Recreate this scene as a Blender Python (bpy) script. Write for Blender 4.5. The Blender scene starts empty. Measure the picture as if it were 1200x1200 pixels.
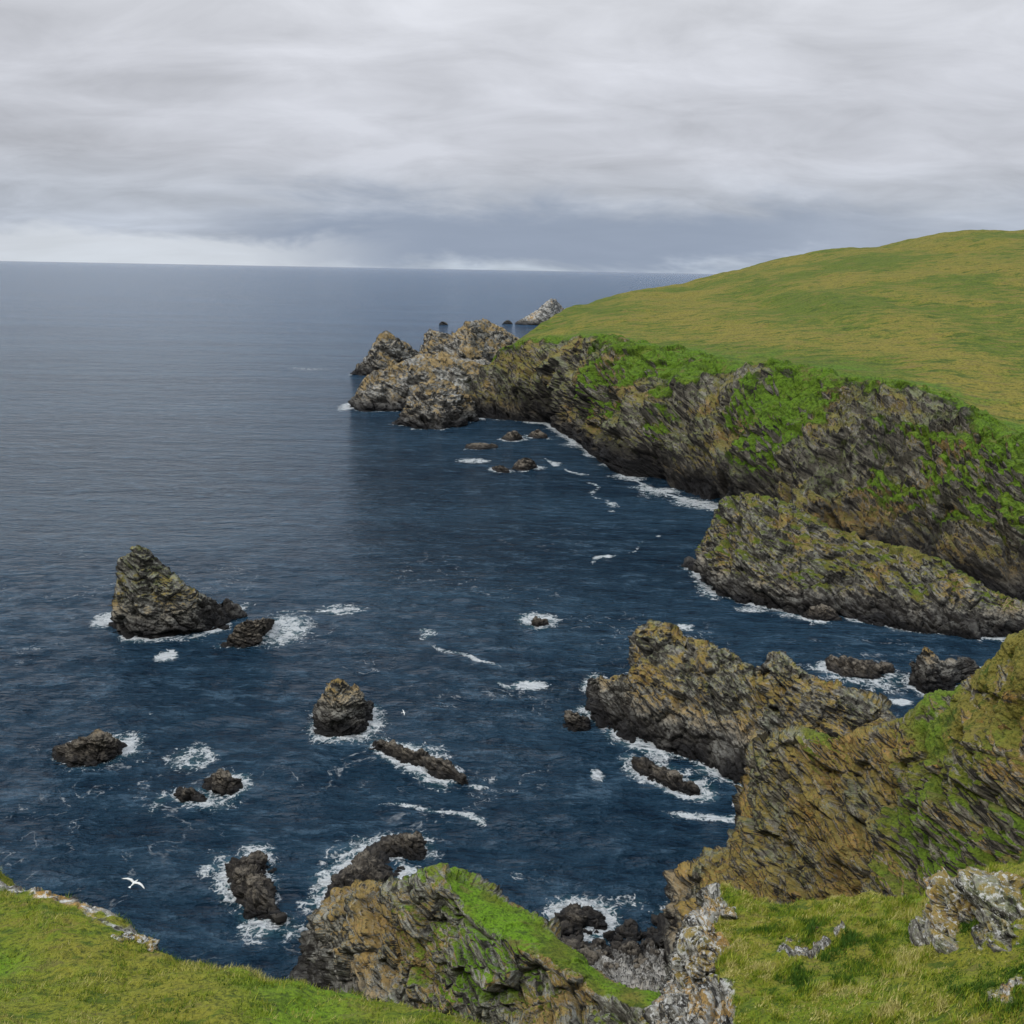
import bpy, math, numpy as np
from mathutils import Matrix, Vector
# Control points of the bay: image pixels unprojected through the camera at (0,0,60 m)
# to the sea plane or an estimated horizontal distance, converted to world metres (sea = z 0).
R_=Matrix.Rotation(math.radians(76.45),3,'X')@Matrix.Rotation(math.radians(1.05),3,'Z')
H=60.0
def ray(px,py):
    d=R_@Vector(((px-600)/1178,-(py-600)/1178,-1)); return d/d.y
def sea(px,py):
    d=ray(px,py); t=-H/d.z; return (d.x*t,t)
def P(px,py,y):
    d=ray(px,py); return (d.x*y,y,H+d.z*y)
DATA={}
def loft(name,cols):
    DATA[name]=[[P(*p) if len(p)==3 else sea(*p)+(0,) for p in c] for c in cols]
loft("A",[[(578,490),(590,445,430),(600,408,450),(605,403,460),(612,397,470),(622,388,485)],
[(640,497),(648,445,405),(650,400,430),(655,390,445),(660,380,480),(665,363,540)],
[(700,535),(705,465,345),(710,402,375),(712,388,400),(715,368,480),(722,346,620)],
[(760,572),(770,500,300),(790,416,335),(795,400,365),(800,365,470),(815,325,700)],
[(850,600),(865,510,270),(885,434,300),(890,410,330),(900,360,450),(925,300,720)],
[(940,640),(950,535,240),(990,448,268),(1000,425,300),(1010,350,430),(1040,283,720)],
[(1060,670),(1070,560,220),(1090,465,245),(1100,440,275),(1120,350,410),(1140,271,700)],
[(1200,705),(1200,600,198),(1200,512,218),(1200,480,240),(1220,360,390),(1250,262,680)],
[(1340,730),(1340,620,185),(1340,520,205),(1340,480,230),(1380,340,380),(1400,250,660)]])
loft("E",[[(790,1078,81),(790,1090,80),(792,1100,79.5),(792,1110,79)],
[(815,1025,82),(815,1060,79.5),(812,1085,78),(812,1110,76)],
[(845,995,82),(850,1030,77),(845,1065,74),(845,1110,71)],
[(882,935,80.5),(885,1000,75),(885,1060,71),(885,1130,68)],
[(903,868,78),(920,960,73.5),(940,1055,68),(940,1130,64)],
[(965,864,75),(980,950,71),(1000,1050,65),(1000,1130,61)],
[(1040,852,71),(1050,940,67),(1060,1045,60),(1060,1130,56)],
[(1120,808,67),(1120,910,62),(1130,1030,55),(1130,1130,51)],
[(1200,745,62.5),(1200,870,57),(1200,1015,50),(1200,1120,46)],
[(1300,700,58),(1300,830,52),(1300,990,44),(1300,1100,40)],
[(1450,650,52),(1450,800,45),(1450,950,38),(1450,1050,34)]])
loft("F",[[(364,1105,77.5),(362,1110,76.5),(358,1140,75.5),(356,1170,74)],
[(392,1053,77.5),(390,1058,76),(390,1115,73),(388,1175,70)],
[(437,1040,76.5),(435,1045,75),(430,1110,71),(425,1180,68)],
[(464,1035,74.5),(460,1040,73),(460,1110,69.5),(460,1200,66)],
[(516,1022,73),(510,1027,71),(510,1100,68),(520,1210,64)],
[(560,1042,71.5),(550,1070,67.8),(560,1130,65),(570,1210,62)],
[(610,1072,69),(602,1103,65.3),(610,1150,63),(615,1215,60)],
[(665,1108,66.5),(655,1132,62.8),(660,1175,60.5),(665,1225,58)],
[(700,1140,64),(700,1160,60.5),(705,1195,58.5),(710,1240,56)],
[(780,1168,60),(770,1190,57),(775,1215,55),(780,1250,53)],
[(860,1190,56),(860,1220,53),(860,1240,51),(860,1270,49)]])
loft("S",[[(640,1110),(650,1135,75),(650,1170,70),(650,1220,62)],[(720,1105),(720,1130,76),(725,1165,70),(730,1215,62)],[(800,1100),(790,1120,77),(795,1150,71),(800,1200,62)],[(860,1090),(850,1105,78),(855,1140,72),(860,1190,62)]])
loft("G",[[(-150,1010,19),(-170,1150,13.5)],[(0,1050,16),(-10,1160,12)],[(60,1062,15),(50,1170,11.5)],[(130,1092,14),(115,1180,11)],[(190,1125,13),(180,1200,10.5)],[(270,1150,12.3),(260,1220,10)],[(350,1170,12),(340,1240,9.8)],[(440,1188,11.5),(430,1250,9.5)],[(540,1203,11),(540,1270,9)],[(700,1235,10.5),(700,1290,8.8)],[(900,1270,10),(900,1330,8.5)]])
loft("K",[[(745,1400,25),(750,1420,23),(750,1450,21),(750,1500,19)],
[(770,1215,24),(775,1240,22.5),(780,1260,21),(785,1290,19)],
[(792,1150,25.5),(800,1180,24),(805,1215,22),(810,1280,19)],
[(812,1090,26.5),(825,1140,24.5),(830,1205,21.5),(840,1280,18)],
[(838,1050,27.5),(850,1120,24.5),(860,1205,21),(870,1280,17.5)],
[(865,1050,27.5),(880,1120,24.2),(890,1205,20.7),(900,1280,17)],
[(910,1060,27),(930,1120,24),(940,1205,20.3),(950,1280,16.5)],
[(1000,1056,26.5),(1010,1115,23.5),(1020,1205,19.5),(1030,1280,16)],
[(1070,1050,25.5),(1080,1110,22.5),(1090,1200,18.7),(1100,1280,15)],
[(1130,1035,24.5),(1140,1100,21.5),(1150,1200,17.8),(1160,1280,14.5)],
[(1200,1015,23.5),(1210,1090,20.5),(1220,1200,17),(1230,1280,13.5)],
[(1350,980,22),(1360,1070,19),(1370,1190,15.5),(1380,1280,12.5)]])
loft("L",[[(843,1068,26.6),(826,1118,25.2),(808,1165,24.2),(848,1150,23.4),(1150,1062,22.6),(1190,1085,21.5),(1115,1085,22.4)],
 [(60,1075,14.6),(100,1090,14.2),(150,1108,13.6),(30,1098,14.0)],[(157,1035,55),(473,835,100)]])
FINS={}
def fin(name,st):
    r=[]
    for (a,b,c,d,dy) in st:
        q=sea(a,b); r.append(q+P(c,d,q[1]+dy))
    FINS[name]=r
fin("D",[(688,812,690,803,2),(700,845,705,795,4),(725,862,742,796,6),(745,872,762,733,11),(790,885,800,744,12),(835,900,860,773,11),(870,915,897,797,9),(885,925,908,764,9),(930,940,950,788,8),(980,950,1000,811,8),(1030,950,1045,834,6),(1060,940,1070,880,3)])
fin("C",[(814,668,817,655,3),(820,680,835,616,8),(840,695,852,584,13),(880,708,880,580,16),(930,718,935,598,16),(980,722,990,624,14),(1030,732,1050,644,12),(1090,742,1100,658,10),(1140,747,1150,686,8),(1190,748,1195,710,5),(1240,745,1240,725,3)])
fin("S1",[(132,738,134,712,2),(138,745,146,652,4),(160,748,163,640,5),(190,748,185,658,6),(225,746,215,684,5),(260,735,250,702,4),(287,722,284,716,2)])
fin("S2",[(370,850,373,835,1.5),(380,862,382,814,3),(395,865,394,797,4),(412,862,410,806,4),(425,855,425,818,3),(436,840,434,832,1.5)])
fin("S1b",[(262,758,265,752,.8),(280,760,288,727,2.5),(300,757,305,726,2.5),(318,735,319,729,1)])
fin("S3",[(66,885,68,878,.8),(85,897,90,868,2.2),(110,897,113,860,2.5),(130,890,135,864,2),(145,882,143,875,.8)])
fin("S4a",[(209,935,210,930,.6),(222,943,222,923,1.5),(240,940,238,930,1.2),(247,933,246,930,.6)])
fin("S4b",[(241,920,243,915,.6),(255,930,258,905,1.8),(270,932,268,910,1.8),(281,922,279,918,.6)])
fin("S5",[(436,875,438,869,.8),(455,888,455,870,1.6),(485,899,480,879,1.8),(515,910,510,890,1.8),(550,921,545,913,.8)])
fin("S6",[(662,848,664,842,.8),(675,856,672,835,1.6),(690,852,688,846,.8)])
fin("S7",[(438,996,440,992,.5),(455,1003,458,984,1.5),(480,1004,480,979,1.5),(499,999,497,992,.6)])
fin("S8",[(266,1040,267,1022,1.5),(282,1060,282,1020,3),(300,1078,300,1035,3.5),(327,1080,318,1058,1.5)])
fin("S8b",[(272,1022,275,1015,.6),(285,1030,293,1006,1.8),(308,1026,312,1012,1),(318,1020,318,1016,.4)])
fin("S9",[(385,1055,388,1040,1.5),(405,1060,408,1022,3),(430,1060,430,1008,5),(458,1045,455,1018,3),(480,1035,478,1028,1)])
fin("S10",[(622,733,624,729,.6),(632,736,630,725,1.2),(642,733,640,730,.6)])
fin("T1",[(543,525,546,521,1),(560,527,562,519,3),(584,525,582,521,1)])
fin("T2",[(588,515,590,512,1),(600,517,602,505,3),(614,515,612,511,1)])
fin("T3",[(600,550,602,545,1),(614,552,616,536,3),(630,548,628,543,1)])
fin("T4",[(575,550,577,548,1),(585,554,587,545,2),(596,554,595,550,1)])
fin("T5",[(618,512,620,509,1),(630,514,630,504,3),(642,514,641,510,1)])
fin("S12",[(738,900,742,890,1),(765,915,768,898,1.5),(795,928,795,911,1.5),(820,932,818,925,.8)])
fin("S13",[(968,785,972,772,2),(1000,797,1000,774,3),(1030,796,1028,778,2.5),(1047,790,1045,782,1)])
fin("S14",[(1072,805,1073,775,2),(1085,812,1086,757,3),(1110,810,1108,778,3),(1135,800,1130,772,3),(1155,795,1150,785,2)])
fin("S15",[(650,1085,652,1078,.8),(672,1093,675,1068,2),(700,1090,698,1075,1.6),(712,1084,710,1080,.8)])
fin("S16",[(940,722,943,716,1),(960,728,962,710,2),(985,727,982,720,1)])
fin("B1",[(468,497,470,488,3),(490,503,490,453,14),(515,503,513,446,18),(545,497,545,462,16),(568,488,565,482,6)])
fin("B2",[(413,478,415,464,5),(430,482,432,440,16),(460,482,460,430,25),(500,478,500,414,35),(540,475,545,422,35),(575,470,580,427,30),(600,465,605,445,20)])
fin("B3",[(413,438,416,430,6),(425,440,430,418,15),(450,440,452,389,25),(475,438,475,404,25),(500,430,495,418,10)])
fin("B4",[(490,425,493,413,10),(505,430,505,386,30),(530,430,525,392,35),(550,430,548,378,40),(575,425,568,375,50),(605,420,600,392,30),(625,415,620,405,20)])
fin("B5",[(603,380,606,377,5),(620,381,630,363,25),(640,381,647,350,35),(660,378,662,362,30),(680,375,680,368,10)])
fin("B6",[(514,381,515,379,2),(519,381,519,377,4),(525,381,524,379,2)])
fin("B7",[(589,380,590,378,2),(595,380,595,375,4),(601,380,600,378,2)])
FOAM=[]
for (px,py,rx,ry,k) in [(630,727,34,13,.85),(620,803,28,8,.95),(700,908,11,10,1),(195,768,18,10,.9),(330,738,50,26,.74),(115,880,60,30,.6),(225,888,42,22,.6),(248,935,52,26,.55),(490,885,60,22,.5),(300,1000,34,20,.6),(300,1045,42,45,.5),(245,1020,20,15,.55),(800,735,18,6,.8),(868,942,14,8,.9),(815,955,45,6,.7),(465,990,48,24,.6),(400,715,45,10,.55),(835,592,30,6,.8),(780,575,25,5,.8),(555,540,28,4,.8),(370,432,25,2,.8),(408,476,14,7,.9),(1020,795,80,20,.55),(1055,822,20,5,.9),(125,725,20,14,.85),(395,830,45,40,.42),(720,855,30,25,.45),(700,800,20,14,.75),(560,922,14,5,.8),(605,1025,14,8,.4),(735,1055,40,12,.45),(565,915,40,10,.3),(185,940,14,22,.5),(830,690,20,16,.65),(880,714,30,5,.7)]:
    q=sea(px,py); a=sea(px+rx,py)[0]-q[0]; b=sea(px,py-ry)[1]-q[1]; FOAM.append((q[0],q[1],a,b,k))
STREAK=[[(-17.0,161.1),(-11.7,157.3),(-7.7,149.2),(-0.9,147.0)],[(-16.7,105.2),(-11.8,101.6),(-7.4,100.3),(-3.1,100.1)],[(11.0,328.3),(20.3,296.6),(23.5,270.9),(26.7,251.1)],[(45.3,274.9),(50.3,262.7),(56.0,257.2)],[(38.3,205.5),(37.5,188.9),(43.4,178.8),(50.2,174.4)],[(-47.4,129.0),(-42.6,121.3),(-38.4,116.6)],[(-0.8,141.7),(5.5,138.7)],[(18.2,104.1),(22.9,102.8),(28.5,106.4)],[(-39.4,170.8),(-29.3,170.0)],[(33.9,226.2),(22.2,207.7),(18.0,201.0)]]

# ======================= NOISE =======================
def hraw(i,j,k,seed):
    M=np.int64(0xffffffff)
    n=((i.astype(np.int64)*374761393+j.astype(np.int64)*668265263+k.astype(np.int64)*1440662683+seed*974711)&M).astype(np.uint32)
    n=(n^(n>>np.uint32(13)))*np.uint32(1274126177)
    n=(n^(n>>np.uint32(15)))*np.uint32(2246822519)
    return n^(n>>np.uint32(16))
def hsh(i,j,k,seed): return hraw(i,j,k,seed).astype(np.float64)/4294967295.0*2-1
def vn(p,seed=0):
    i=np.floor(p); fr=p-i; u=fr*fr*(3-2*fr)
    x,y,z=i[:,0],i[:,1],i[:,2]; r=0
    for a in (0,1):
        wx=u[:,0] if a else 1-u[:,0]
        for b in (0,1):
            wy=u[:,1] if b else 1-u[:,1]
            for c in (0,1):
                wz=u[:,2] if c else 1-u[:,2]
                r=r+wx*wy*wz*hsh(x+a,y+b,z+c,seed)
    return r
def fbm(p,o=4,seed=0,g=.5):
    r=0;a=1;t=0
    for k in range(o):
        r=r+a*vn(p*(2.03**k)+k*17.3,seed+k); t+=a; a*=g
    return r/t
def ridged(p,o=4,seed=0):
    r=0;a=1;t=0
    for k in range(o):
        r=r+a*(1-2*np.abs(vn(p*(2.03**k)+k*9.1,seed+k))); t+=a; a*=.5
    return r/t
def facet(p,seed,crack=0.,cw=.09):
    """planar-facet cellular noise: flat tilted faces, sharp breaks and open joints between"""
    i=np.floor(p); f=p-i; best=np.full(len(p),1e9); sec=np.full(len(p),1e9); bid=np.zeros_like(p); br=np.zeros_like(p)
    for a in (-1,0,1):
        for b in (-1,0,1):
            for c in (-1,0,1):
                ci=i+np.array([a,b,c]); n=hraw(ci[:,0],ci[:,1],ci[:,2],seed)
                j=np.stack([(n&np.uint32(1023)),((n>>np.uint32(10))&np.uint32(1023)),((n>>np.uint32(20))&np.uint32(1023))],1)/1023.
                r=f-np.array([a,b,c])-j; d=np.einsum('ij,ij->i',r,r); m=d<best
                sec=np.where(m,best,np.minimum(sec,d))
                best=np.where(m,d,best); bid[m]=ci[m]; br[m]=r[m]
    x,y,z=bid.T
    h=hsh(x,y,z,seed+1); g=np.stack([hsh(x,y,z,seed+2),hsh(x,y,z,seed+3),hsh(x,y,z,seed+4)],1)
    v=.6*h+1.0*np.einsum('ij,ij->i',g,br)
    if crack: v=v-crack*np.exp(-(np.sqrt(sec)-np.sqrt(best))/cw)
    return v
def ss(a,b,x):
    t=np.clip((x-a)/(b-a),0,1); return t*t*(3-2*t)
SN=np.array([.40,-.26,.87]); SN/=np.linalg.norm(SN)
T1=np.cross(SN,[0,1,0]); T1/=np.linalg.norm(T1); T2=np.cross(SN,T1)
def rockdisp(p,s=1.0,big=1.0,seed=0,fac=1.0):
    w=.7*s*vn(p/(4*s),seed+3)+.3*s*vn(p/(1.1*s),seed+2)
    q=p@SN+2.6*s*vn(p/(16*s),seed+4)+.25*w; a=p@T1+w; b=p@T2-w
    d=big*s*(1.2*fbm(p/(11*s),2,seed+10)+.5*ridged(p/(6*s),2,seed+20))
    d+=fac*1.30*s*facet(np.stack([a/(5.2*s),b/(4.0*s),q/(2.2*s)],1),seed+40,.50,.06)
    d+=fac*.56*s*facet(np.stack([a/(2.4*s),b/(1.8*s),q/(.80*s)],1),seed+50,.40,.08)
    d+=fac*.24*s*facet(np.stack([a/(.95*s),b/(.8*s),q/(.30*s)],1),seed+60)
    d+=fac*.10*s*vn(np.stack([a/(2.4*s),b/(2.4*s),q/(.16*s)],1),seed+70)
    return d
# ======================= MESH HELPERS =======================
COL=bpy.context.scene.collection
def pchip(Y,t):
    n=len(Y); d=Y[1:]-Y[:-1]
    m=np.zeros_like(Y); m[0]=d[0]; m[-1]=d[-1]
    if n>2:
        a=d[:-1]; b=d[1:]; ok=(a*b)>0
        den=np.where(ok,a+b,1); m[1:-1]=np.where(ok,2*a*b/den,0)
    k=np.clip(np.floor(t).astype(int),0,n-2); u=(t-k).reshape((-1,)+(1,)*(Y.ndim-1))
    y0,y1,m0,m1=Y[k],Y[k+1],m[k],m[k+1]
    return y0*(1+2*u)*(1-u)**2+m0*u*(1-u)**2+y1*u*u*(3-2*u)+m1*u*u*(u-1)
def tsamp(counts):
    r=[]
    for k,c in enumerate(counts): r+=list(k+np.arange(c)/c)
    r.append(len(counts)); return np.array(r,float)
def gridnormals(V):
    du=np.gradient(V,axis=0); dv=np.gradient(V,axis=1)
    N=np.cross(du,dv); l=np.linalg.norm(N,axis=2,keepdims=True); l[l<1e-9]=1
    return N/l
def smoothN(N,it=2):
    for _ in range(it):
        Q=N.copy(); Q[1:-1]+=N[:-2]+N[2:]; Q[:,1:-1]+=N[:,:-2]+N[:,2:]; N=Q
    l=np.linalg.norm(N,axis=2,keepdims=True); l[l<1e-9]=1
    return N/l
def mesh_from(name,V,F,mat,attrs={},smooth=True,link=True):
    me=bpy.data.meshes.new(name); V=np.ascontiguousarray(V,np.float32); F=np.ascontiguousarray(F,np.int32)
    me.vertices.add(len(V)); me.vertices.foreach_set("co",V.ravel())
    n=F.shape[1]; me.loops.add(F.size); me.loops.foreach_set("vertex_index",F.ravel())
    me.polygons.add(len(F)); me.polygons.foreach_set("loop_start",np.arange(0,F.size,n,dtype=np.int32))
    me.polygons.foreach_set("use_smooth",np.full(len(F),smooth))
    me.update(calc_edges=True)
    for k,v in attrs.items():
        at=me.attributes.new(k,'FLOAT','POINT'); at.data.foreach_set("value",np.ascontiguousarray(v,np.float32).ravel())
    me.materials.append(mat)
    ob=bpy.data.objects.new(name,me)
    if link: COL.objects.link(ob)
    return ob
def gridF(nr,nc,flip=False,closed=False):
    idx=np.arange(nr*nc).reshape(nr,nc)
    if closed: idx=np.concatenate([idx,idx[:,:1]],1)
    q=np.stack([idx[:-1,:-1],idx[1:,:-1],idx[1:,1:],idx[:-1,1:]],-1).reshape(-1,4)
    return q[:,::-1] if flip else q
def loftgrid(cols,cc,rc):
    C=np.array(cols,float)
    tc,tr=tsamp(cc),tsamp(rc)
    G=pchip(C,tc); G=pchip(np.swapaxes(G,0,1),tr)
    return G,tr,tc
# ======================= MATERIALS =======================
class NT:
    def __init__(s,tree): s.t=tree; s.n=tree.nodes; s.l=tree.links
    def node(s,ty,**k):
        n=s.n.new(ty)
        for a,b in k.items(): setattr(n,a,b)
        return n
    def put(s,n,i,v):
        if isinstance(v,bpy.types.NodeSocket): s.l.new(v,n.inputs[i])
        elif v is not None: n.inputs[i].default_value=v
    def math(s,op,a,b=None,c=None,clamp=False):
        n=s.node('ShaderNodeMath',operation=op,use_clamp=clamp); s.put(n,0,a)
        if b is not None: s.put(n,1,b)
        if c is not None: s.put(n,2,c)
        return n.outputs[0]
    def mapr(s,x,a,b,c=0.,d=1.,smooth=True):
        n=s.node('ShaderNodeMapRange',interpolation_type='SMOOTHSTEP' if smooth else 'LINEAR'); s.put(n,0,x)
        for i,v in enumerate((a,b,c,d)): n.inputs[i+1].default_value=v
        return n.outputs[0]
    def mix(s,f,a,b):
        n=s.node('ShaderNodeMix',data_type='RGBA'); s.put(n,0,f)
        for i,v in ((6,a),(7,b)):
            if isinstance(v,tuple): n.inputs[i].default_value=v+(1,)
            else: s.l.new(v,n.inputs[i])
        return n.outputs[2]
    def noise(s,v,scale,detail=4,rough=.55,dist=0.):
        n=s.node('ShaderNodeTexNoise'); s.put(n,'Vector',v); n.inputs['Scale'].default_value=scale; n.inputs['Detail'].default_value=detail; n.inputs['Roughness'].default_value=rough; n.inputs['Distortion'].default_value=dist
        return n.outputs[0]
    def vor(s,v,scale,feat='F1',out=0):
        n=s.node('ShaderNodeTexVoronoi',feature=feat); s.put(n,'Vector',v); n.inputs['Scale'].default_value=scale
        return n.outputs[out]
    def mapping(s,v,rot=(0,0,0),scale=(1,1,1)):
        n=s.node('ShaderNodeMapping'); s.put(n,0,v); n.inputs['Rotation'].default_value=rot; n.inputs['Scale'].default_value=scale
        return n.outputs[0]
    def dot(s,v,w):
        n=s.node('ShaderNodeVectorMath',operation='DOT_PRODUCT'); s.l.new(v,n.inputs[0]); n.inputs[1].default_value=tuple(float(x) for x in w); return n.outputs['Value']
    def comb(s,a,b,c):
        n=s.node('ShaderNodeCombineXYZ'); s.put(n,0,a); s.put(n,1,b); s.put(n,2,c); return n.outputs[0]
    def attr(s,name):
        n=s.node('ShaderNodeAttribute',attribute_name=name); return n.outputs['Fac']
    def bump(s,h,strength,dist,normal=None):
        n=s.node('ShaderNodeBump'); s.put(n,'Height',h); n.inputs['Strength'].default_value=strength; n.inputs['Distance'].default_value=dist
        if normal: s.l.new(normal,n.inputs['Normal'])
        return n.outputs[0]
def newmat(name):
    m=bpy.data.materials.new(name); m.use_nodes=True; t=NT(m.node_tree); b=m.node_tree.nodes['Principled BSDF']; return m,t,b
def landmat(name,s=1.0,dark=(.030,.027,.024),mid=(.155,.143,.118),light=(.43,.415,.36),lichen=(.44,.235,.035),lich=.5,gr1=(.12,.145,.016),gr2=(.20,.17,.035),lush=(.12,.20,.016),wet=1.8,gs=1.0,white=0.0,wet2=3.2,grough=.5,moss=.0,bs=.6,wn=0.):
    m,t,b=newmat(name)
    g=t.node('ShaderNodeNewGeometry'); pos=g.outputs['Position']
    sp=t.node('ShaderNodeSeparateXYZ'); t.l.new(pos,sp.inputs[0]); z=sp.outputs[2]
    nz=t.node('ShaderNodeSeparateXYZ'); t.l.new(g.outputs['Normal'],nz.inputs[0]); nzz=nz.outputs[2]
    n1=t.noise(pos,.16/s,3,.6); n2=t.noise(pos,.9/s,4,.65); n3=t.noise(pos,4.5/s,4,.7)
    qa=t.dot(pos,T1*.2/s); qb=t.dot(pos,T2*.2/s); qc=t.math('ADD',t.dot(pos,SN*2.1/s),t.math('MULTIPLY',n1,3.5))
    st=t.noise(t.comb(qa,qb,qc),1.0,4,.7,.15)
    c=t.mix(t.mapr(st,.41,.53),dark,mid)
    v=t.math('ADD',t.math('MULTIPLY',n2,.38),t.math('ADD',t.math('MULTIPLY',n1,.32),t.math('MULTIPLY',st,.30)))
    c=t.mix(t.mapr(t.math('ADD',v,t.math('MULTIPLY',nzz,.08)),.49,.61),c,light)
    c=t.mix(t.mapr(n3,.46,.31,0,.85),c,dark)
    lm=t.math('ADD',t.math('MULTIPLY',n1,.45),t.math('ADD',t.math('MULTIPLY',n2,.30),t.math('ADD',t.math('MULTIPLY',n3,.25),t.math('MULTIPLY',nzz,.09))))
    lt=.60-.10*lich
    lm=t.math('MULTIPLY',t.mapr(lm,lt,lt+.045),t.mapr(z,2.0,6.0))
    c=t.mix(t.math('MULTIPLY',lm,.85),c,t.mix(t.mapr(n3,.4,.6),lichen,(lichen[0]*.60,lichen[1]*.68,lichen[2]*.9)))
    if moss>0:
        c=t.mix(t.math('MULTIPLY',t.mapr(t.math('ADD',n2,t.math('MULTIPLY',nzz,.25)),.58,.70,0,moss),t.mapr(z,3.,9.)),c,(.11,.14,.022))
    if white>0:
        c=t.mix(t.mapr(t.noise(pos,1.6/s,4,.7),.60-.12*white,.66-.1*white,0,.85),c,(.58,.57,.53))
    pn=g.outputs['Pointiness']; c=t.mix(t.mapr(pn,.493,.43,0,.88),c,(.014,.013,.011)); c=t.mix(t.mapr(pn,.52,.60,0,.35),c,light)  # crevice shade painted into the rock colour; raised edges mixed paler
    w=t.math('ADD',z,t.math('MULTIPLY',t.math('SUBTRACT',n2,.5),2.4*s**.5))
    if wn: w=t.math('ADD',w,t.math('MULTIPLY',t.math('SUBTRACT',n1,.5),wn))
    wf=t.mapr(w,wet,wet*.35); wf2=t.mapr(w,wet*wet2,wet*.9,0,.85)
    c=t.mix(wf2,c,(.025,.022,.020)); c=t.mix(wf,c,(.011,.010,.010))
    ga=t.attr('grass'); gl=t.attr('lush')
    gn=t.noise(pos,.06/gs,4,.6); gn2=t.noise(t.mapping(pos,(0,0,.4),(.7,1.7,1)),.6/gs,4,.70); gn3=t.noise(pos,4./gs,3,.75)
    gc=t.mix(t.mapr(t.math('ADD',t.math('MULTIPLY',gn,.55),t.math('MULTIPLY',gn2,.45)),.45,.56),gr1,gr2)
    gc=t.mix(t.mapr(t.math('ADD',gl,t.math('MULTIPLY',t.math('SUBTRACT',gn2,.5),1.5)),.25,1.0),gc,lush)
    gc=t.mix(t.mapr(gn3,.54,.32,0,.85),gc,(.028,.045,.008)); gc=t.mix(t.mapr(gn3,.56,.75,0,.4),gc,(.26,.26,.06))
    gc=t.mix(t.mapr(gn2,.55,.66,0,.6),gc,(.15,.112,.042)); gc=t.mix(t.mapr(gn2,.46,.35,0,.7),gc,(.042,.075,.011))
    gf=t.mapr(t.math('ADD',ga,t.math('MULTIPLY',t.math('SUBTRACT',t.math('ADD',t.math('MULTIPLY',n2,.5),t.math('MULTIPLY',n3,.5)),.5),1.3)),.36,.66)
    c=t.mix(gf,c,gc)
    t.l.new(c,b.inputs['Base Color'])
    t.put(b,'Roughness',t.math('SUBTRACT',.95,t.math('MULTIPLY',wf,.5)))
    b.inputs['Specular IOR Level'].default_value=.22
    h=t.math('ADD',t.math('MULTIPLY',st,1.0),t.math('ADD',t.math('MULTIPLY',n2,.3),t.math('MULTIPLY',n3,.4)))
    hg=t.math('ADD',t.math('MULTIPLY',gn2,grough*2),t.math('MULTIPLY',gn3,.7))
    mixh=t.node('ShaderNodeMix',data_type='FLOAT'); t.put(mixh,0,gf); t.put(mixh,2,h); t.put(mixh,3,hg)
    t.l.new(t.bump(mixh.outputs[0],1.0,bs*s),b.inputs['Normal'])
    return m
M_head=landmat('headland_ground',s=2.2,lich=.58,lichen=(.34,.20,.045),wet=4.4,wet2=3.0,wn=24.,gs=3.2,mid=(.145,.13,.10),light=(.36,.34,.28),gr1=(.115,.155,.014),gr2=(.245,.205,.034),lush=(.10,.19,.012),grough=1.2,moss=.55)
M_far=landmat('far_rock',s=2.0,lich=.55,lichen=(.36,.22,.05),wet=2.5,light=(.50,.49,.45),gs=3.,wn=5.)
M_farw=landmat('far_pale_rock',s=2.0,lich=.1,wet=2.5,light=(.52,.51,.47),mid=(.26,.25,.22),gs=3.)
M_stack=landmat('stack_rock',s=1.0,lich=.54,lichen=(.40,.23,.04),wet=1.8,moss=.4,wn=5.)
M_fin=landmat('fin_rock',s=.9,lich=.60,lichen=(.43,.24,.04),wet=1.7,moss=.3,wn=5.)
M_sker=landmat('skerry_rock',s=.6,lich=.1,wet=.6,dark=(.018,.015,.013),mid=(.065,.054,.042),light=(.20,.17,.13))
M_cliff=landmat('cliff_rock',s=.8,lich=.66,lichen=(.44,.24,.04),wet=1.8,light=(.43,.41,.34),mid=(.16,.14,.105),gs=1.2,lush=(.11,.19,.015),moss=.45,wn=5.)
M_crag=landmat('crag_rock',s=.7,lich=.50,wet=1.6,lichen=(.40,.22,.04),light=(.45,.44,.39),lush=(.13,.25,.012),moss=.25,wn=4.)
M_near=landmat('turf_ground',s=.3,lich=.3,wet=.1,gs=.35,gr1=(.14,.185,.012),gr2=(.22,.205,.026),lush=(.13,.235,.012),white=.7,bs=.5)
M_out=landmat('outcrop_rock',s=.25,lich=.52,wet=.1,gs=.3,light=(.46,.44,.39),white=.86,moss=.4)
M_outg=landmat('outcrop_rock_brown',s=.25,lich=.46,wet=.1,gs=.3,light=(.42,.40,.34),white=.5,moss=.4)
M_scree=landmat('scree',s=.35,lich=.1,wet=.5,light=(.42,.40,.36),mid=(.22,.2,.17),dark=(.06,.055,.045),gs=.7)
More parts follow.
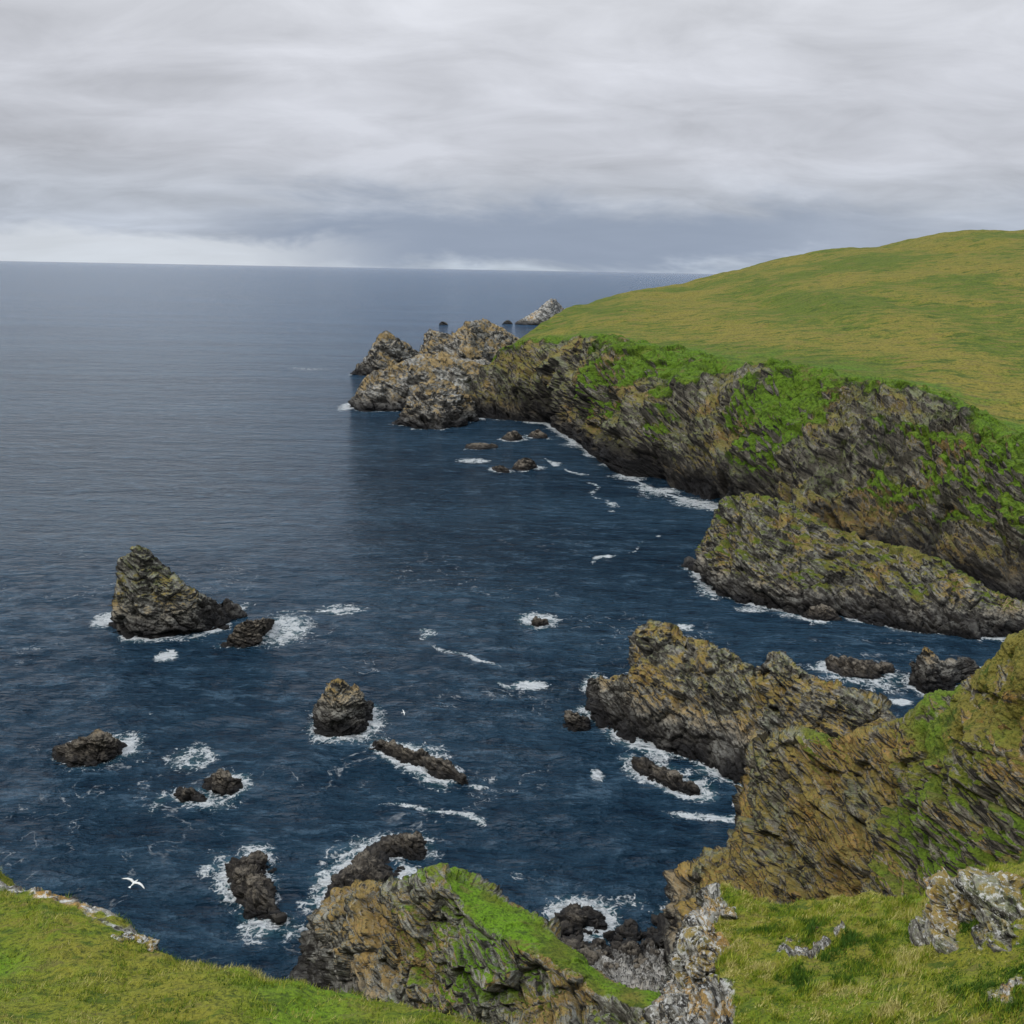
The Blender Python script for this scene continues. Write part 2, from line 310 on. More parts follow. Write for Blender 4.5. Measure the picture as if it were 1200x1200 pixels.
# ======================= LAND PIECES =======================
def finish(name,G,disp,mat,grass,lushv,smooth=True):
    N=gridnormals(G); flip=N[...,2].mean()<0
    if flip: N=-N
    N=smoothN(N,3)
    V=G+N*disp[...,None]
    N2=gridnormals(V)
    if flip: N2=-N2
    nr,nc=G.shape[:2]
    g=grass(V,smoothN(N2,3)) if callable(grass) else grass
    lv=lushv(V,N2) if callable(lushv) else lushv
    ob=mesh_from(name,V.reshape(-1,3),gridF(nr,nc,flip=not flip),mat,{'grass':np.broadcast_to(g,(nr,nc)),'lush':np.broadcast_to(lv,(nr,nc))},smooth)
    return ob,V,N2
def fl(G): return G.reshape(-1,3)
COAST=[]
A=[list(map(np.array,c)) for c in DATA['A']]
cols=[]
for c in A:
    h=c[0][:2]-c[2][:2]; h=h/np.linalg.norm(h)
    under=np.array([c[0][0]+h[0]*5,c[0][1]+h[1]*5,-5.])
    r=c[5]; b1=r+np.array([25.,120.,-12.]); b2=r+np.array([60.,420.,0]); b2[2]=-6
    cols.append([under]+c+[b1,b2])
cols[0][7]=cols[0][6]+np.array([0,25,-15.]); cols[0][8]=cols[0][6]+np.array([0,60,0.]); cols[0][8][2]=-6
t0=[p+np.array([-20.,6.,0]) for p in cols[0]]
for p in t0: p[2]=-5
e=cols[-1]; ext=[p+np.array([60,-30-0.1*p[1],0]) for p in e]; ext2=[p+np.array([160,-60-.2*p[1],0]) for p in e]
cols=[t0]+cols+[ext,ext2]
COAST.append(np.array([c[1][:2] for c in cols[1:]]))
G,tr,tc=loftgrid(cols,[40,90,130,130,140,140,130,120,60,10,8],[6,85,85,30,50,60,12,6])
p=fl(G); TR=np.repeat(tr[:,None],G.shape[1],1); TC=np.repeat(tc[None],G.shape[0],0)
gn=fbm(p/14,4,70).reshape(TR.shape); gn5=fbm(p/40,3,71).reshape(TR.shape); gn9=fbm(p/3.5,3,72).reshape(TR.shape)
cl=ss(.6,1.4,TR)*(1-ss(2.75,3.5,TR+.4*gn))
rib=ridged(p*np.array([1/26,1/26,1/90]),4,5).reshape(TR.shape); cov=fbm(p/22,3,50).reshape(TR.shape)
drain=ridged(p*np.array([1/70,1/160,0]),3,35).reshape(TR.shape)
soft=ss(2.0,2.7,TR+.8*gn5)*.5
cave=np.maximum(0,vn(p*np.array([1/17,1/17,1/30]),91)).reshape(TR.shape)*ss(2.0,1.3,TR)*ss(.6,1.0,TR)
disp=cl*(rockdisp(p,2.1,1.0,11).reshape(TR.shape)*(1-soft)+8.5*rib*(1-.6*ss(2.4,3.2,TR))+3*cov-11*cave)+(1-cl)*(ss(3.0,5,TR)*(2.6*fbm(p/60,4,33).reshape(TR.shape)-3.2*drain)+.7*fbm(p/7,3,34).reshape(TR.shape))
def ga(V,N):
    top=ss(2.45,3.05,TR+.6*gn+.25*gn9)
    patch=ss(.25,.55,N[...,2]+.22*gn9)*ss(1.25,1.85,TR)*ss(-.27,.17,gn+.6*gn5+.05*(TC-5))
    return np.clip(np.maximum(top,patch*.88),0,1)
def la(V,N): return np.clip((1-ss(3.0,4.4,TR+1.0*gn+.5*gn9))*.85-.2*gn9,0,1)
finish('headland_hill',G,disp,M_head,ga,la)
# --- right cliff
cols=[]
for c in DATA['E']:
    c=list(map(np.array,c)); cr=c[0]
    cols.append([np.array([cr[0]+3,cr[1]+6+.45*cr[2],-3.]),cr+np.array([.6,1.3+.03*cr[2],-.12*cr[2]-.3])]+c+[c[3]+np.array([-1,-5,-3.])])
cols=[[q+np.array([-2.5,0,0]) for q in cols[0]]]+cols
for q in cols[0]: q[2]=-3
G,tr,tc=loftgrid(cols,[12,50,60,80,100,110,120,130,120,40,20],[24,10,130,140,30,8])
p=fl(G); TR=np.repeat(tr[:,None],G.shape[1],1); TC=np.repeat(tc[None],G.shape[0],0)
cov=fbm(p/9,3,150).reshape(TR.shape)
gn=fbm(p/6,4,170).reshape(TR.shape); gn9=fbm(p/1.2,3,172).reshape(TR.shape)
gE=.92*ss(6.4,8.6,TC+2.6*gn)*ss(3.9,2.3,TR+gn9*.7)*ss(1.3,1.9,TR)*ss(-.55,.0,gn9)
disp=(rockdisp(p,.85,1.1,40).reshape(TR.shape)*(1-.5*gE)+2.2*cov+1.9*ridged(p/np.array([7,9,14.]),3,155).reshape(TR.shape))*(.4+.6*ss(0,.8,np.abs(TR-2.0)))
def ge(V,N): return np.clip(np.maximum(ss(.50,.78,N[...,2]+.28*gn9)*ss(-.30,.13,gn+.14*(TC-7))*.9,gE),0,1)
finish('coastal_cliff',G,disp,M_cliff,ge,lambda V,N:np.clip(.3+gn,0,1))
COAST.append(np.array([(c[2][0],c[2][1]+.3*c[2][2]+3) for c in cols[1:7]]))
# --- crag
cols=[]
for c in DATA['F']:
    c=list(map(np.array,c)); b=c[0]
    lo=c[3]+np.array([-.5,-4,-7.])
    cols.append([np.array([b[0]-1,b[1]+3+.55*max(b[2],1),-3.]),b]+c[1:]+[lo])
cap=[q+np.array([-2.,0,0]) for q in cols[0]]
for q in cap: q[2]=-3
cols=[cap]+cols
G,tr,tc=loftgrid(cols,[10,45,60,60,70,70,70,60,50,40,20],[30,50,100,130,12])
p=fl(G); TR=np.repeat(tr[:,None],G.shape[1],1); TC=np.repeat(tc[None],G.shape[0],0)
gn=fbm(p/4,4,190).reshape(TR.shape); gn9=fbm(p/1.1,3,191).reshape(TR.shape)
strip=ss(.75,1.15,TR+.25*gn)*(1-ss(1.80,2.05,TR+.22*gn9))*ss(4.6,5.4,TC+.4*gn9)
disp=(rockdisp(p,.8,1.0,60).reshape(TR.shape)+1.3*fbm(p/7,3,160).reshape(TR.shape))*(1-.85*strip)*(.5+.5*ss(0,.5,np.abs(TR-2)))+.25*strip*gn9
def gf_(V,N): return np.clip(np.maximum(strip*1.0,ss(.65,.9,N[...,2]+.3*gn)*ss(2.5,5,TC)*.6),0,1)
finish('rocky_crag',G,disp,M_crag,gf_,lambda V,N:np.clip(.65+1.0*gn+.3*gn9,0,1))
COAST.append(np.array([(c[0][0],c[0][1]) for c in cols[:9]]))
# --- scree beach
cols=[]
for c in DATA['S']:
    c=list(map(np.array,c)); cols.append([c[0]+np.array([0,5,-2.])]+c+[c[3]+np.array([0,-12,4.])])
G,tr,tc=loftgrid(cols,[90,90,60],[20,60,60,50,10])
p=fl(G); TR=np.repeat(tr[:,None],G.shape[1],1)
disp=(.45*fbm(p/3,3,200)+.40*facet(p/.8,201,.5)+.2*facet(p/.35,202,.5)).reshape(TR.shape)
finish('scree_beach',G,disp,M_scree,ss(2.6,3.6,TR),.8)
# --- near grass slope
cols=[]
for c in DATA['G']:
    e,n=map(np.array,c)
    n2=np.array([n[0]*.75,n[1]*.5,n[2]+(58.3-n[2])*.5])
    cols.append([np.array([e[0]*4,62+abs(e[0]),-2.]),np.array([e[0]*2.2,34,18.]),e+np.array([-.1,2.5,-3.2]),e+np.array([0,.25,-.12]),n,n2,np.array([n[0]*.7,0.,58.3]),np.array([n[0]*1.5,-12,60.]),np.array([n[0]*4-4,-60,66.])])
l=[q.copy() for q in cols[0]]
for q in l: q[0]-=30; q[2]-=2
l2=[q.copy() for q in l]
for q in l2: q[0]-=60; q[2]-=6
r=[q.copy() for q in cols[-1]]
for q in r: q[0]+=25
cols=[l2,l]+cols+[r]
G,tr,tc=loftgrid(cols,[6,10,60,45,45,45,50,50,50,50,30,16,8],[12,20,26,150,24,8,6,6])
p=fl(G); TR=np.repeat(tr[:,None],G.shape[1],1); TC=np.repeat(tc[None],G.shape[0],0)
disp=(.22*fbm(p/1.8,4,210)+.10*fbm(p/.35,3,211)).reshape(TR.shape)
gn=fbm(p/.9,4,215).reshape(TR.shape); g2=fbm(p/2.5,3,216).reshape(TR.shape)
edge=(1-ss(0,.22,np.abs(TR-2.97)))*(1-ss(5.5,7,TC))
grG=np.clip(1-edge*ss(-.15,.25,gn)*1.2,0,1)
disp=disp+edge*.14*np.abs(facet(p/.35,218)).reshape(TR.shape)
obG,VG,NG=finish('grass_slope',G,disp,M_near,grG,np.clip(.15+g2*1.1,0,1))
# --- knoll
cols=[]
for c in DATA['K']:
    c=list(map(np.array,c)); s0=c[0]
    cols.append([np.array([s0[0]+2,s0[1]+16,s0[2]-26]),s0+np.array([.1,.9,-1.1])]+c+[np.array([c[3][0]*.9,c[3][1]-5,c[3][2]-.5])])
l=[q+np.array([-3,0,-9.]) for q in cols[0]]
cols=[l]+cols
G,tr,tc=loftgrid(cols,[6,20,40,50,50,50,60,90,80,70,60,20],[10,16,120,130,40,6])
p=fl(G); TR=np.repeat(tr[:,None],G.shape[1],1); TC=np.repeat(tc[None],G.shape[0],0)
gn=fbm(p/1.6,4,220).reshape(TR.shape); g2=fbm(p/4,3,221).reshape(TR.shape); g9=fbm(p/.5,3,224).reshape(TR.shape)
rk=np.clip(ss(5.4,4.2,TC+1.3*gn+.6*g9)*1.1+ss(.2,.45,gn)*.5*ss(9.,10.5,TC)+ss(.46,.54,gn)*.8,0,1)
grK=np.clip(1-rk*1.1,0,1)
disp=(.48*fbm(p/3,4,222)+.20*fbm(p/.6,3,223)).reshape(TR.shape)+rk*(rockdisp(p,.35,.6,230)).reshape(TR.shape)
obK,VK,NK=finish('grassy_knoll',G,disp,M_near,grK,np.clip(.10+g2*1.1,0,1))
# ======================= FINS (stacks & skerries) =======================
FOOT=[]
def fin_rock(name,st,s,mat,back=.9,grass=0.,cc=None,rc=(6,50,50,30,30),big=.9,bulge=.08,seed=1,amp=1.0):
    cols=[]; fr=[];bk=[]
    for q in st:
        fx,fy,cx,cy,cz=q; f0=np.array([fx,fy,0.]); c0=np.array([cx,cy,cz])
        h=c0[:2]-f0[:2]; b0=np.array([c0[0]+.25*h[0],c0[1]+max(h[1],.5)*back+.25,0.])
        mid=f0*.5+c0*.5; mid[1]-=bulge*max(h[1],.3); mid[2]+=bulge*.6*cz
        mb=c0*.5+b0*.5; mb[2]+=.1*cz
        u=np.array([f0[0],f0[1]-.5,-1.6-.1*cz]); ub=np.array([b0[0],b0[1]+.5,-1.6-.1*cz])
        cols.append([u,f0,mid,c0,mb,ub]); fr.append(f0[:2]); bk.append(b0[:2])
    def cap(c,d):
        m=(c[1]+c[4])/2; r=[]
        for q in c:
            w=(q*.35+m*.65).copy(); w[0]+=d; w[2]=-1.6; r.append(w)
        return r
    wd=abs(st[-1][0]-st[0][0])
    cols=[cap(cols[0],-.04*wd-.15)]+cols+[cap(cols[-1],.04*wd+.15)]
    n=len(cols)-1
    cnt=[max(8,cc//2)]+[cc]*(n-2)+[max(8,cc//2)]
    G,tr,tc=loftgrid(cols,cnt,list(rc))
    p=fl(G); d=rockdisp(p,s,big,seed).reshape(G.shape[:2])*amp
    TRr=np.repeat(tr[:,None],G.shape[1],1)
    d*=(.5+.5*ss(0,.45,np.abs(TRr-3)))
    G=G.copy(); G[...,2]+=(1-ss(0,.5,np.abs(TRr-3)))*(.6*s*amp*facet(p/(1.8*s),seed+5)).reshape(TRr.shape)*ss(0.3,3,G[...,2])
    gn=fbm(p/(3*s),3,seed+9).reshape(TRr.shape)
    ob,_,_=finish(name,G,d,mat,lambda V,N:np.clip(grass*ss(.45,.85,N[...,2]+.35*gn)*ss(2,5,V[...,2]),0,1),np.clip(.2+gn,0,1))
    FOOT.append(np.array(fr+bk[::-1]+[fr[0]]))
    return ob
spec={'D':('rock_fin',.8,M_fin,1.0,.4,48,(6,85,85,20,12),.8),'C':('rock_promontory',1.0,M_stack,.8,.65,45,(6,75,75,24,14),.9),
'S1':('sea_stack',.8,M_stack,1.0,.4,45,(6,60,60,16,10),.5),'S2':('sea_stack',.55,M_fin,1.0,.2,30,(6,40,40,16,10),.5)}
for i,(k,st) in enumerate(FINS.items()):
    if k in spec:
        n,s,m,b,g,cc,rc,big=spec[k]; fin_rock(n,st,s,m,b,g,cc,rc,big,seed=300+i*13)
    elif k[0]=='B':
        fin_rock('offshore_rock',st,1.7,M_farw if k in('B5',) else M_far,.8,.25 if k in('B2',) else 0,40,(6,36,36,16,8),.7,seed=300+i*13,amp=(.9 if k in('B1','B2','B3','B4') else (.5 if k=='B5' else .3)))
    elif k[0]=='T': fin_rock('skerry',st,.6,M_sker,.8,0,14,(4,14,14,8,6),.5,seed=300+i*13,amp=.7)
    elif k=='S14': fin_rock('skerry',st,.55,M_fin,.8,0,30,(4,30,30,12,8),.8,seed=300+i*13)
    else: fin_rock('skerry',st,.42,M_sker,1.1,0,26,(4,28,28,18,8),.5,seed=300+i*13,amp=1.05)
# ======================= BOULDERS / OUTCROPS =======================
def lump(c,r,s,seed,nu=40,nv=60,box=.5):
    u=np.linspace(.0,math.pi,nu); v=np.linspace(0,2*math.pi,nv,endpoint=False)
    U,V=np.meshgrid(u,v,indexing='ij')
    D=np.stack([np.sin(U)*np.cos(V),np.sin(U)*np.sin(V),np.cos(U)],-1)
    k=(1-box)+box/np.max(np.abs(D),axis=-1,keepdims=True)*.8
    p=D*k*np.array(r)+np.array(c); q=p.reshape(-1,3)
    q=q+D.reshape(-1,3)*(rockdisp(q,s,.9,seed)[:,None])
    return q,gridF(nu,nv,closed=True)
def lumps(name,items,mat,nu=40,nv=60):
    Vs=[];Fs=[];o=0
    for i,(c,r,s) in enumerate(items):
        q,F=lump(c,r,s,500+i*7,nu,nv); Vs.append(q); Fs.append(F+o); o+=len(q)
    V=np.concatenate(Vs); z=np.zeros(len(V))
    return mesh_from(name,V,np.concatenate(Fs),mat,{'grass':z,'lush':z},True)
L=DATA['L']
Lk=[np.array(q) for q in L[0]]
lumps('rock_outcrop',[(Lk[0]-[0,0,.35],(.40,.6,.7),.25),(Lk[1]-[0,0,.4],(.45,.7,.75),.25),(Lk[2]-[0,0,.45],(.42,.6,.7),.25)],M_out,70,110)
lumps('rock_outcrop',[(Lk[4]-[0,0,.2],(1.2,.9,.7),.3),(Lk[5]-[0,0,.3],(1.0,1.0,.8),.3),(Lk[6]-[0,0,.3],(.5,.7,.5),.25)],M_outg,80,130)
lumps('rock_outcrop',[(np.array(q)-[0,0,.14],(.45,.3,.16),.1) for q in L[1]],M_out,50,80)
rng=np.random.default_rng(5)
it=[]
for i in range(90):
    q=DATA['S'][0][0]; r=DATA['S'][3][0]; a=rng.uniform(0.05,1); y=rng.normal(0,1.7)
    rr=rng.uniform(.25,.9)*(1 if rng.random()<.5 else .55)
    x=q[0]*(1-a)+r[0]*a; yy=q[1]*(1-a)+r[1]*a+y-.8
    it.append(((x,yy,max(0,.3-.25*y)),(rr*1.2,rr,rr*.7),.3))
lumps('beach_boulders',it,M_sker,20,28)
# ======================= TURF BLADES =======================
def blades(name,V,mask,n,h,w,mat,seed):
    rng=np.random.default_rng(seed)
    c=V.reshape(-1,3); m=mask.ravel().copy()
    a=np.linalg.norm(np.cross(np.gradient(V,axis=0),np.gradient(V,axis=1)),axis=2).ravel()*m
    clump=np.clip(.45+1.7*fbm(c/.45,3,seed),.02,1.7); a=a*clump
    idx=rng.choice(len(c),n,p=a/a.sum()); b=c[idx]
    b=b+rng.normal(0,1,(n,3))*np.array([.03,.03,.0])
    hh=h*rng.uniform(.5,1.3,n)*np.clip(.7+1.2*fbm(b/.7,2,seed+1),.3,1.9); an=rng.uniform(0,2*math.pi,n); ww=w*rng.uniform(.6,1.3,n)
    lean=rng.normal(0,.5,(n,2))+np.array([.25,.1])
    s=np.stack([np.cos(an)*ww,np.sin(an)*ww,0*an],1)
    tip=b+np.stack([lean[:,0]*hh,lean[:,1]*hh,hh],1); b=b-[0,0,.015]
    Vx=np.stack([b-s,b+s,tip],1).reshape(-1,3); F=np.arange(3*n).reshape(-1,3)
    t=np.repeat(np.clip(.46+1.2*fbm(b/1.3,3,seed+2)+.7*fbm(b/.3,2,seed+5)+rng.normal(0,.22,n),0,1),3)
    return mesh_from(name,Vx,F,mat,{'tone':t},False)
m_b,t,b=newmat('grass_blades')
c=t.node('ShaderNodeValToRGB'); t.l.new(t.attr('tone'),c.inputs[0]); e=c.color_ramp.elements
e[0].position=.05; e[0].color=(.035,.085,.006,1); e[1].position=.98; e[1].color=(.44,.39,.14,1)
x=e.new(.42); x.color=(.18,.25,.013,1); x=e.new(.72); x.color=(.29,.285,.03,1)
t.l.new(c.outputs[0],b.inputs['Base Color']); b.inputs['Roughness'].default_value=.7; b.inputs['Specular IOR Level'].default_value=.2
vis=(VG[...,1]>7)&(VG[...,1]<22)&(VG[...,2]>44)&(VG[...,0]<4)&(VG[...,0]>-14)
blades('grass_turf',VG,(grG>.6)*vis*1.0,180000,.065,.006,m_b,3)
vis=(VK[...,1]>14)&(VK[...,1]<29)&(VK[...,2]>36)
blades('grass_turf',VK,(grK>.6)*vis*1.0,180000,.12,.013,m_b,4)
# ======================= SEA =======================
xs=np.concatenate([-np.geomspace(111,90000,50)[::-1],np.arange(-110,112,.6),np.geomspace(113,90000,50)])
ys=np.concatenate([[-3000,-800,-200,0,40],np.arange(55,215,.6),215+(np.geomspace(1,90,260)-1)*(500-215)/89,np.geomspace(505,110000,150)])
X,Y=np.meshgrid(xs,ys,indexing='xy')
pp=np.stack([X,Y,0*X],-1).reshape(-1,3)
near=(np.abs(pp[:,0])<260)&(pp[:,1]>40)&(pp[:,1]<700)
foam=np.zeros(len(pp)); q=pp[near][:,:2]; fo=np.zeros(len(q))
def segd(q,poly):
    d=np.full(len(q),1e9)
    for a,b in zip(poly[:-1],poly[1:]):
        ab=b-a; t=np.clip(((q-a)@ab)/max(ab@ab,1e-9),0,1); d=np.minimum(d,np.linalg.norm(q-a-t[:,None]*ab,axis=1))
    return d
for i,poly in enumerate(FOOT):
    mn=poly.min(0)-9; mx=poly.max(0)+9; s=np.where((q[:,0]>mn[0])&(q[:,0]<mx[0])&(q[:,1]>mn[1])&(q[:,1]<mx[1]))[0]
    if len(s)==0: continue
    d=segd(q[s],poly); sz=min(1,np.ptp(poly,0).max()/10)
    nn_=fbm(np.c_[q[s]/4.5,0*s],2,77+i)
    w=(.6+1.0*sz)*np.clip(1+2.0*nn_,.15,2.3); fo[s]=np.maximum(fo[s],np.clip(.76+.7*nn_,.28,.92)*np.exp(-(d/w)**1.3))
for poly in COAST[:1]:
    d=segd(q,poly); w=3.8*np.clip(1+1.6*fbm(np.c_[q/9,0*d],2,99),.1,2.2); fo=np.maximum(fo,.84*np.exp(-(d/w)**2))
for poly in COAST[1:]:
    d=segd(q,poly); fo=np.maximum(fo,.55*np.exp(-(d/2.0)**2))
for (x,y,a,b_,k) in FOAM:
    r=np.sqrt(((q[:,0]-x)/a)**2+((q[:,1]-y)/b_)**2); fo=np.maximum(fo,k*(1-ss(.25,1.15,r)))
for i,pl in enumerate(STREAK):
    pl=np.array(pl); w_=.7*(1 if pl[0,1]<230 else 1.5); qq=q+3.0*np.stack([vn(np.c_[q/6,0*fo],5),vn(np.c_[q/6,0*fo],6)],1)
    fo=np.maximum(fo,np.clip(.6+.7*vn(np.c_[q/5,0*fo],15),.1,.88)*np.exp(-(segd(qq,pl)/w_)**2))
foam[near]=fo
zz=np.zeros(len(pp)); nn=(np.abs(pp[:,0])<260)&(pp[:,1]<300)&(pp[:,1]>40); pn_=pp[nn]
zz[nn]=(.26*vn(pn_/np.array([9,6,1.]),81)+.18*vn(pn_/3.1,82)+.10*vn(pn_/1.6,83))*(1-ss(120,230,pn_[:,1]))
pp[:,2]=zz
ms,t,b=newmat('sea_water')
g=t.node('ShaderNodeNewGeometry'); pos=g.outputs['Position']
fa=t.attr('foam')
wp=t.node('ShaderNodeVectorMath',operation='ADD'); nw=t.node('ShaderNodeTexNoise'); t.l.new(pos,nw.inputs['Vector']); nw.inputs['Scale'].default_value=.5; nw.inputs['Detail'].default_value=2
sc=t.node('ShaderNodeVectorMath',operation='SCALE'); t.l.new(nw.outputs['Color'],sc.inputs[0]); sc.inputs['Scale'].default_value=2.6
t.l.new(pos,wp.inputs[0]); t.l.new(sc.outputs[0],wp.inputs[1]); wpos=wp.outputs[0]
lace=t.mapr(t.vor(wpos,.8,'DISTANCE_TO_EDGE'),.0,.16,1,0); lace2=t.mapr(t.vor(wpos,2.2,'DISTANCE_TO_EDGE'),.0,.20,1,0)
nf=t.noise(wpos,.6,4,.65); nf2=t.noise(pos,3.,3,.7)
lac=t.math('ADD',t.math('MULTIPLY',lace,.28),t.math('MULTIPLY',lace2,.18))
tot=t.math('ADD',t.math('MULTIPLY',fa,1.15),t.math('ADD',t.math('MULTIPLY',t.math('SUBTRACT',nf,.5),2.4),t.math('ADD',t.math('MULTIPLY',lac,t.mapr(fa,.03,.3)),t.math('MULTIPLY',t.math('SUBTRACT',nf2,.5),.8))))
ff=t.math('MULTIPLY',t.mapr(tot,.64,1.12),t.mapr(fa,.05,.25,0,.92))
sy=t.node('ShaderNodeSeparateXYZ'); t.l.new(pos,sy.inputs[0])
th=t.math('ABSOLUTE',t.math('SUBTRACT',t.noise(pos,.11,5,.6,.6),.5)); th=t.mapr(th,.0,.016,1,0)
th=t.math('MULTIPLY',th,t.math('MULTIPLY',t.mapr(t.noise(pos,.035,2),.49,.63),t.mapr(nf,.45,.62)))
th=t.math('MULTIPLY',th,t.mapr(sy.outputs[1],260,150,0,.5))
ff=t.math('MAXIMUM',ff,th)
w1=t.noise(t.mapping(pos,(0,0,.25),(.16,.34,.2)),1,4,.66); w2=t.noise(t.mapping(pos,(0,0,-.3),(.6,1.4,1.)),1,4,.72); w3=t.noise(t.mapping(pos,(0,0,.1),(.03,.085,.05)),1,5,.74)
big=t.noise(t.mapping(pos,(0,0,.2),(.4,1.6,1)),.010,5,.66)
base=t.mix(t.mapr(big,.36,.64),(.010,.034,.062),(.026,.066,.108))
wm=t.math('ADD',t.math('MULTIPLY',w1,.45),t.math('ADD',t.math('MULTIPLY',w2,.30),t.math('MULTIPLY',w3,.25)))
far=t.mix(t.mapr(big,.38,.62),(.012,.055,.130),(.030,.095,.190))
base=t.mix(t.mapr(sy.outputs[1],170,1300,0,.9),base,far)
base=t.mix(t.mapr(wm,.50,.61,0,.85),base,(.070,.130,.190))  # ripple crest light painted into the water colour
base=t.mix(t.mapr(wm,.49,.40,0,.75),base,(.003,.014,.032))  # dark side of the ripples painted in the same way
base=t.mix(t.mapr(fa,.2,.9,0,.6),base,(.05,.15,.165))
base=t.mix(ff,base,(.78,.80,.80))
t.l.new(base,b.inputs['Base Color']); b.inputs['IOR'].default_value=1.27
b.inputs['Specular Tint'].default_value=(.66,.84,1.0,1)
t.put(b,'Roughness',t.math('ADD',.10,t.math('MULTIPLY',ff,.6)))
hh=t.math('ADD',t.math('MULTIPLY',w1,2.2),t.math('ADD',t.math('MULTIPLY',w2,1.1),t.math('MULTIPLY',w3,6.5)))
t.l.new(t.bump(hh,1.0,2.1),b.inputs['Normal'])
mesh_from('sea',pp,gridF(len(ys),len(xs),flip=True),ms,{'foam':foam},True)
# ======================= GULLS =======================
mgull,t,b=newmat('gull_plumage'); t.l.new(t.mix(t.attr('tip'),(.75,.74,.70),(.03,.03,.03)),b.inputs['Base Color']); b.inputs['Roughness'].default_value=.8
def gull(c,span,ang,roll):
    V=[];F=[]
    prof=[(-.30,.004),(-.24,.02),(-.12,.045),(0,.06),(.12,.055),(.20,.038),(.25,.036),(.29,.02),(.34,.006)]
    for x,r in prof:
        for k in range(8):
            a=2*math.pi*k/8; V.append((x,r*math.cos(a),r*.9*math.sin(a)))
    for i in range(len(prof)-1):
        for k in range(8): F.append((i*8+k,i*8+(k+1)%8,(i+1)*8+(k+1)%8,(i+1)*8+k))
    for sg in (-1,1):
        o=len(V); sec=[(.03,.11,-.07,.03),(.22,.13,-.05,.10),(.42,.09,-.05,.09),(.60,.0,-.09,.04),(.70,-.07,-.10,.02)]
        for y,le,te,z in sec:
            V+= [(le,sg*y,z),((le+te)/2,sg*y,z+.012),(te,sg*y,z),((le+te)/2,sg*y,z-.008)]
        for i in range(4):
            for k in range(4): F.append((o+i*4+k,o+i*4+(k+1)%4,o+i*4+4+(k+1)%4,o+i*4+4+k))
    o=len(V); V+=[(-.26,.02,0),(-.26,-.02,0),(-.40,-.07,0),(-.40,.07,0)]; F.append((o,o+1,o+2,o+3))
    V=np.array(V); wing=np.clip((np.abs(V[:,1])-.6)/.04,0,1)
    V=V*span/1.4
    Rm=np.array((Matrix.Rotation(ang,3,'Z')@Matrix.Rotation(roll,3,'X')))
    V=V@Rm.T+np.array(c)
    return mesh_from('seagull',V,np.array(F),mgull,{'tip':wing},True)
gull(L[2][0],1.7,math.radians(75),.25)
gull(L[2][1],.9,math.radians(20),.4)
# ======================= WORLD / LIGHT / CAMERA =======================
W=bpy.data.worlds.new("World"); bpy.context.scene.world=W; W.use_nodes=True
t=NT(W.node_tree); bg=W.node_tree.nodes['Background']
SE,SR=math.radians(50),math.radians(-60)
sky=t.node('ShaderNodeTexSky',sky_type='NISHITA'); sky.sun_disc=False; sky.sun_elevation=SE; sky.dust_density=3
tc=t.node('ShaderNodeTexCoord'); sp=t.node('ShaderNodeSeparateXYZ'); t.l.new(tc.outputs['Generated'],sp.inputs[0]); X_,Y_,Z_=sp.outputs
zc=t.math('MAXIMUM',Z_,0.0); den=t.math('ADD',zc,.22)
cv=t.comb(t.math('DIVIDE',X_,den),t.math('DIVIDE',Y_,den),0.0)
n1=t.noise(t.mapping(cv,(0,0,.35),(1.0,1.3,1)),1.0,3,.5,.5); n2=t.noise(t.mapping(cv,(0,0,.15),(1.2,1.8,1)),2.1,5,.60,.5)
ramp=t.node('ShaderNodeValToRGB'); t.l.new(zc,ramp.inputs[0]); e=ramp.color_ramp.elements
e[0].position=0; e[0].color=(.55,.62,.71,1); e[1].position=1; e[1].color=(.58,.63,.70,1)
for pz,cc in ((.025,(.53,.585,.68)),(.06,(.52,.56,.635)),(.10,(.57,.59,.65)),(.17,(.64,.655,.71)),(.24,(.69,.705,.75)),(.35,(.60,.64,.70))):
    x=e.new(pz); x.color=cc+(1,)
cl=ramp.outputs[0]
az=t.math('ARCTAN2',X_,Y_)
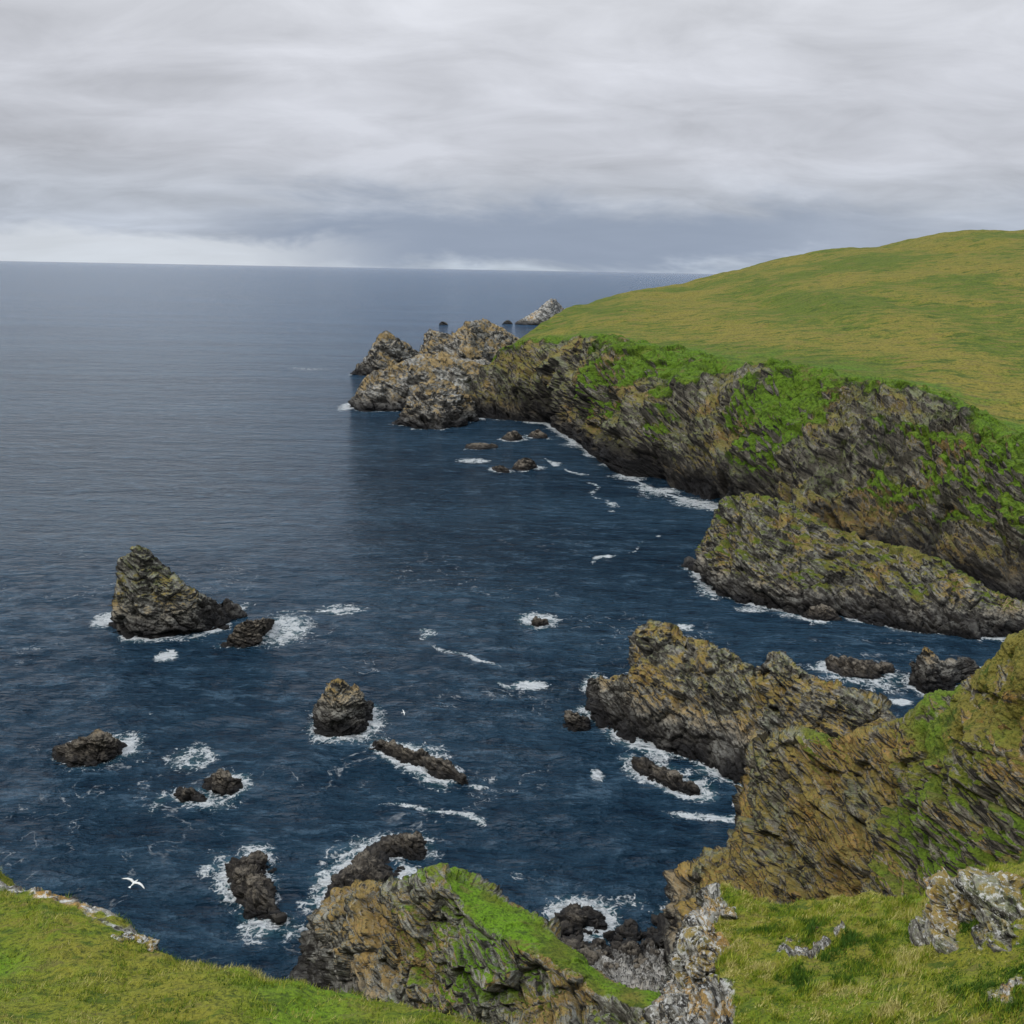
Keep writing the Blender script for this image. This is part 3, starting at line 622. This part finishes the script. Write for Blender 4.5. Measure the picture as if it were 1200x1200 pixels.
cn=t.mapr(t.math('ADD',t.math('MULTIPLY',n1,.55),t.math('MULTIPLY',n2,.45)),.37,.63,.79,1.17,False)
def scale(col,f):
    n=t.node('ShaderNodeVectorMath',operation='SCALE'); t.l.new(col,n.inputs[0]); t.put(n,'Scale',f); return n.outputs[0]
cl=scale(cl,cn)
n4=t.noise(t.mapping(tc.outputs['Generated'],(0,0,0),(6,6,20)),1.0,5,.62,.4)
wz=t.math('ADD',zc,t.math('MULTIPLY',t.math('SUBTRACT',n4,.5),.09))
band=t.math('MULTIPLY',t.mapr(wz,-.010,.016),t.mapr(wz,.078,.036))
azf=t.math('MULTIPLY',t.mapr(az,-.34,-.18),t.mapr(az,.42,.18,.4,1)); band=t.math('MULTIPLY',band,azf)
cl=t.mix(t.math('MULTIPLY',band,.88),cl,(.285,.345,.455))
gap=t.math('MULTIPLY',t.math('MULTIPLY',t.mapr(az,-.08,-.26),t.mapr(wz,.038,.018)),.65)
cl=t.mix(gap,cl,(.74,.78,.83))
cl=scale(cl,t.mapr(zc,.24,1.0,1.0,2.8,False)); cl=scale(cl,10.0)
mx=t.mix(.94,sky.outputs[0],cl); t.l.new(mx,bg.inputs[0]); bg.inputs[1].default_value=.1
sun=bpy.data.lights.new('sun','SUN'); sun.energy=1.5; sun.angle=math.radians(10); sun.color=(1,.96,.9)
so=bpy.data.objects.new('sun',sun); COL.objects.link(so)
sd=Vector((math.sin(SR)*math.cos(SE),-math.cos(SR)*math.cos(SE),math.sin(SE))); so.rotation_euler=sd.to_track_quat('Z','Y').to_euler()
sky.sun_rotation=math.atan2(sd.x,sd.y)
cam=bpy.data.cameras.new('camera'); co=bpy.data.objects.new('camera',cam); COL.objects.link(co)
cam.sensor_width=36; cam.lens=35.34; cam.clip_start=.5; cam.clip_end=300000
co.matrix_world=Matrix.Translation((0,0,H))@R_.to_4x4(); bpy.context.scene.camera=co
sc_=bpy.context.scene; sc_.view_settings.view_transform='Standard'; sc_.view_settings.look='None'; sc_.view_settings.exposure=0
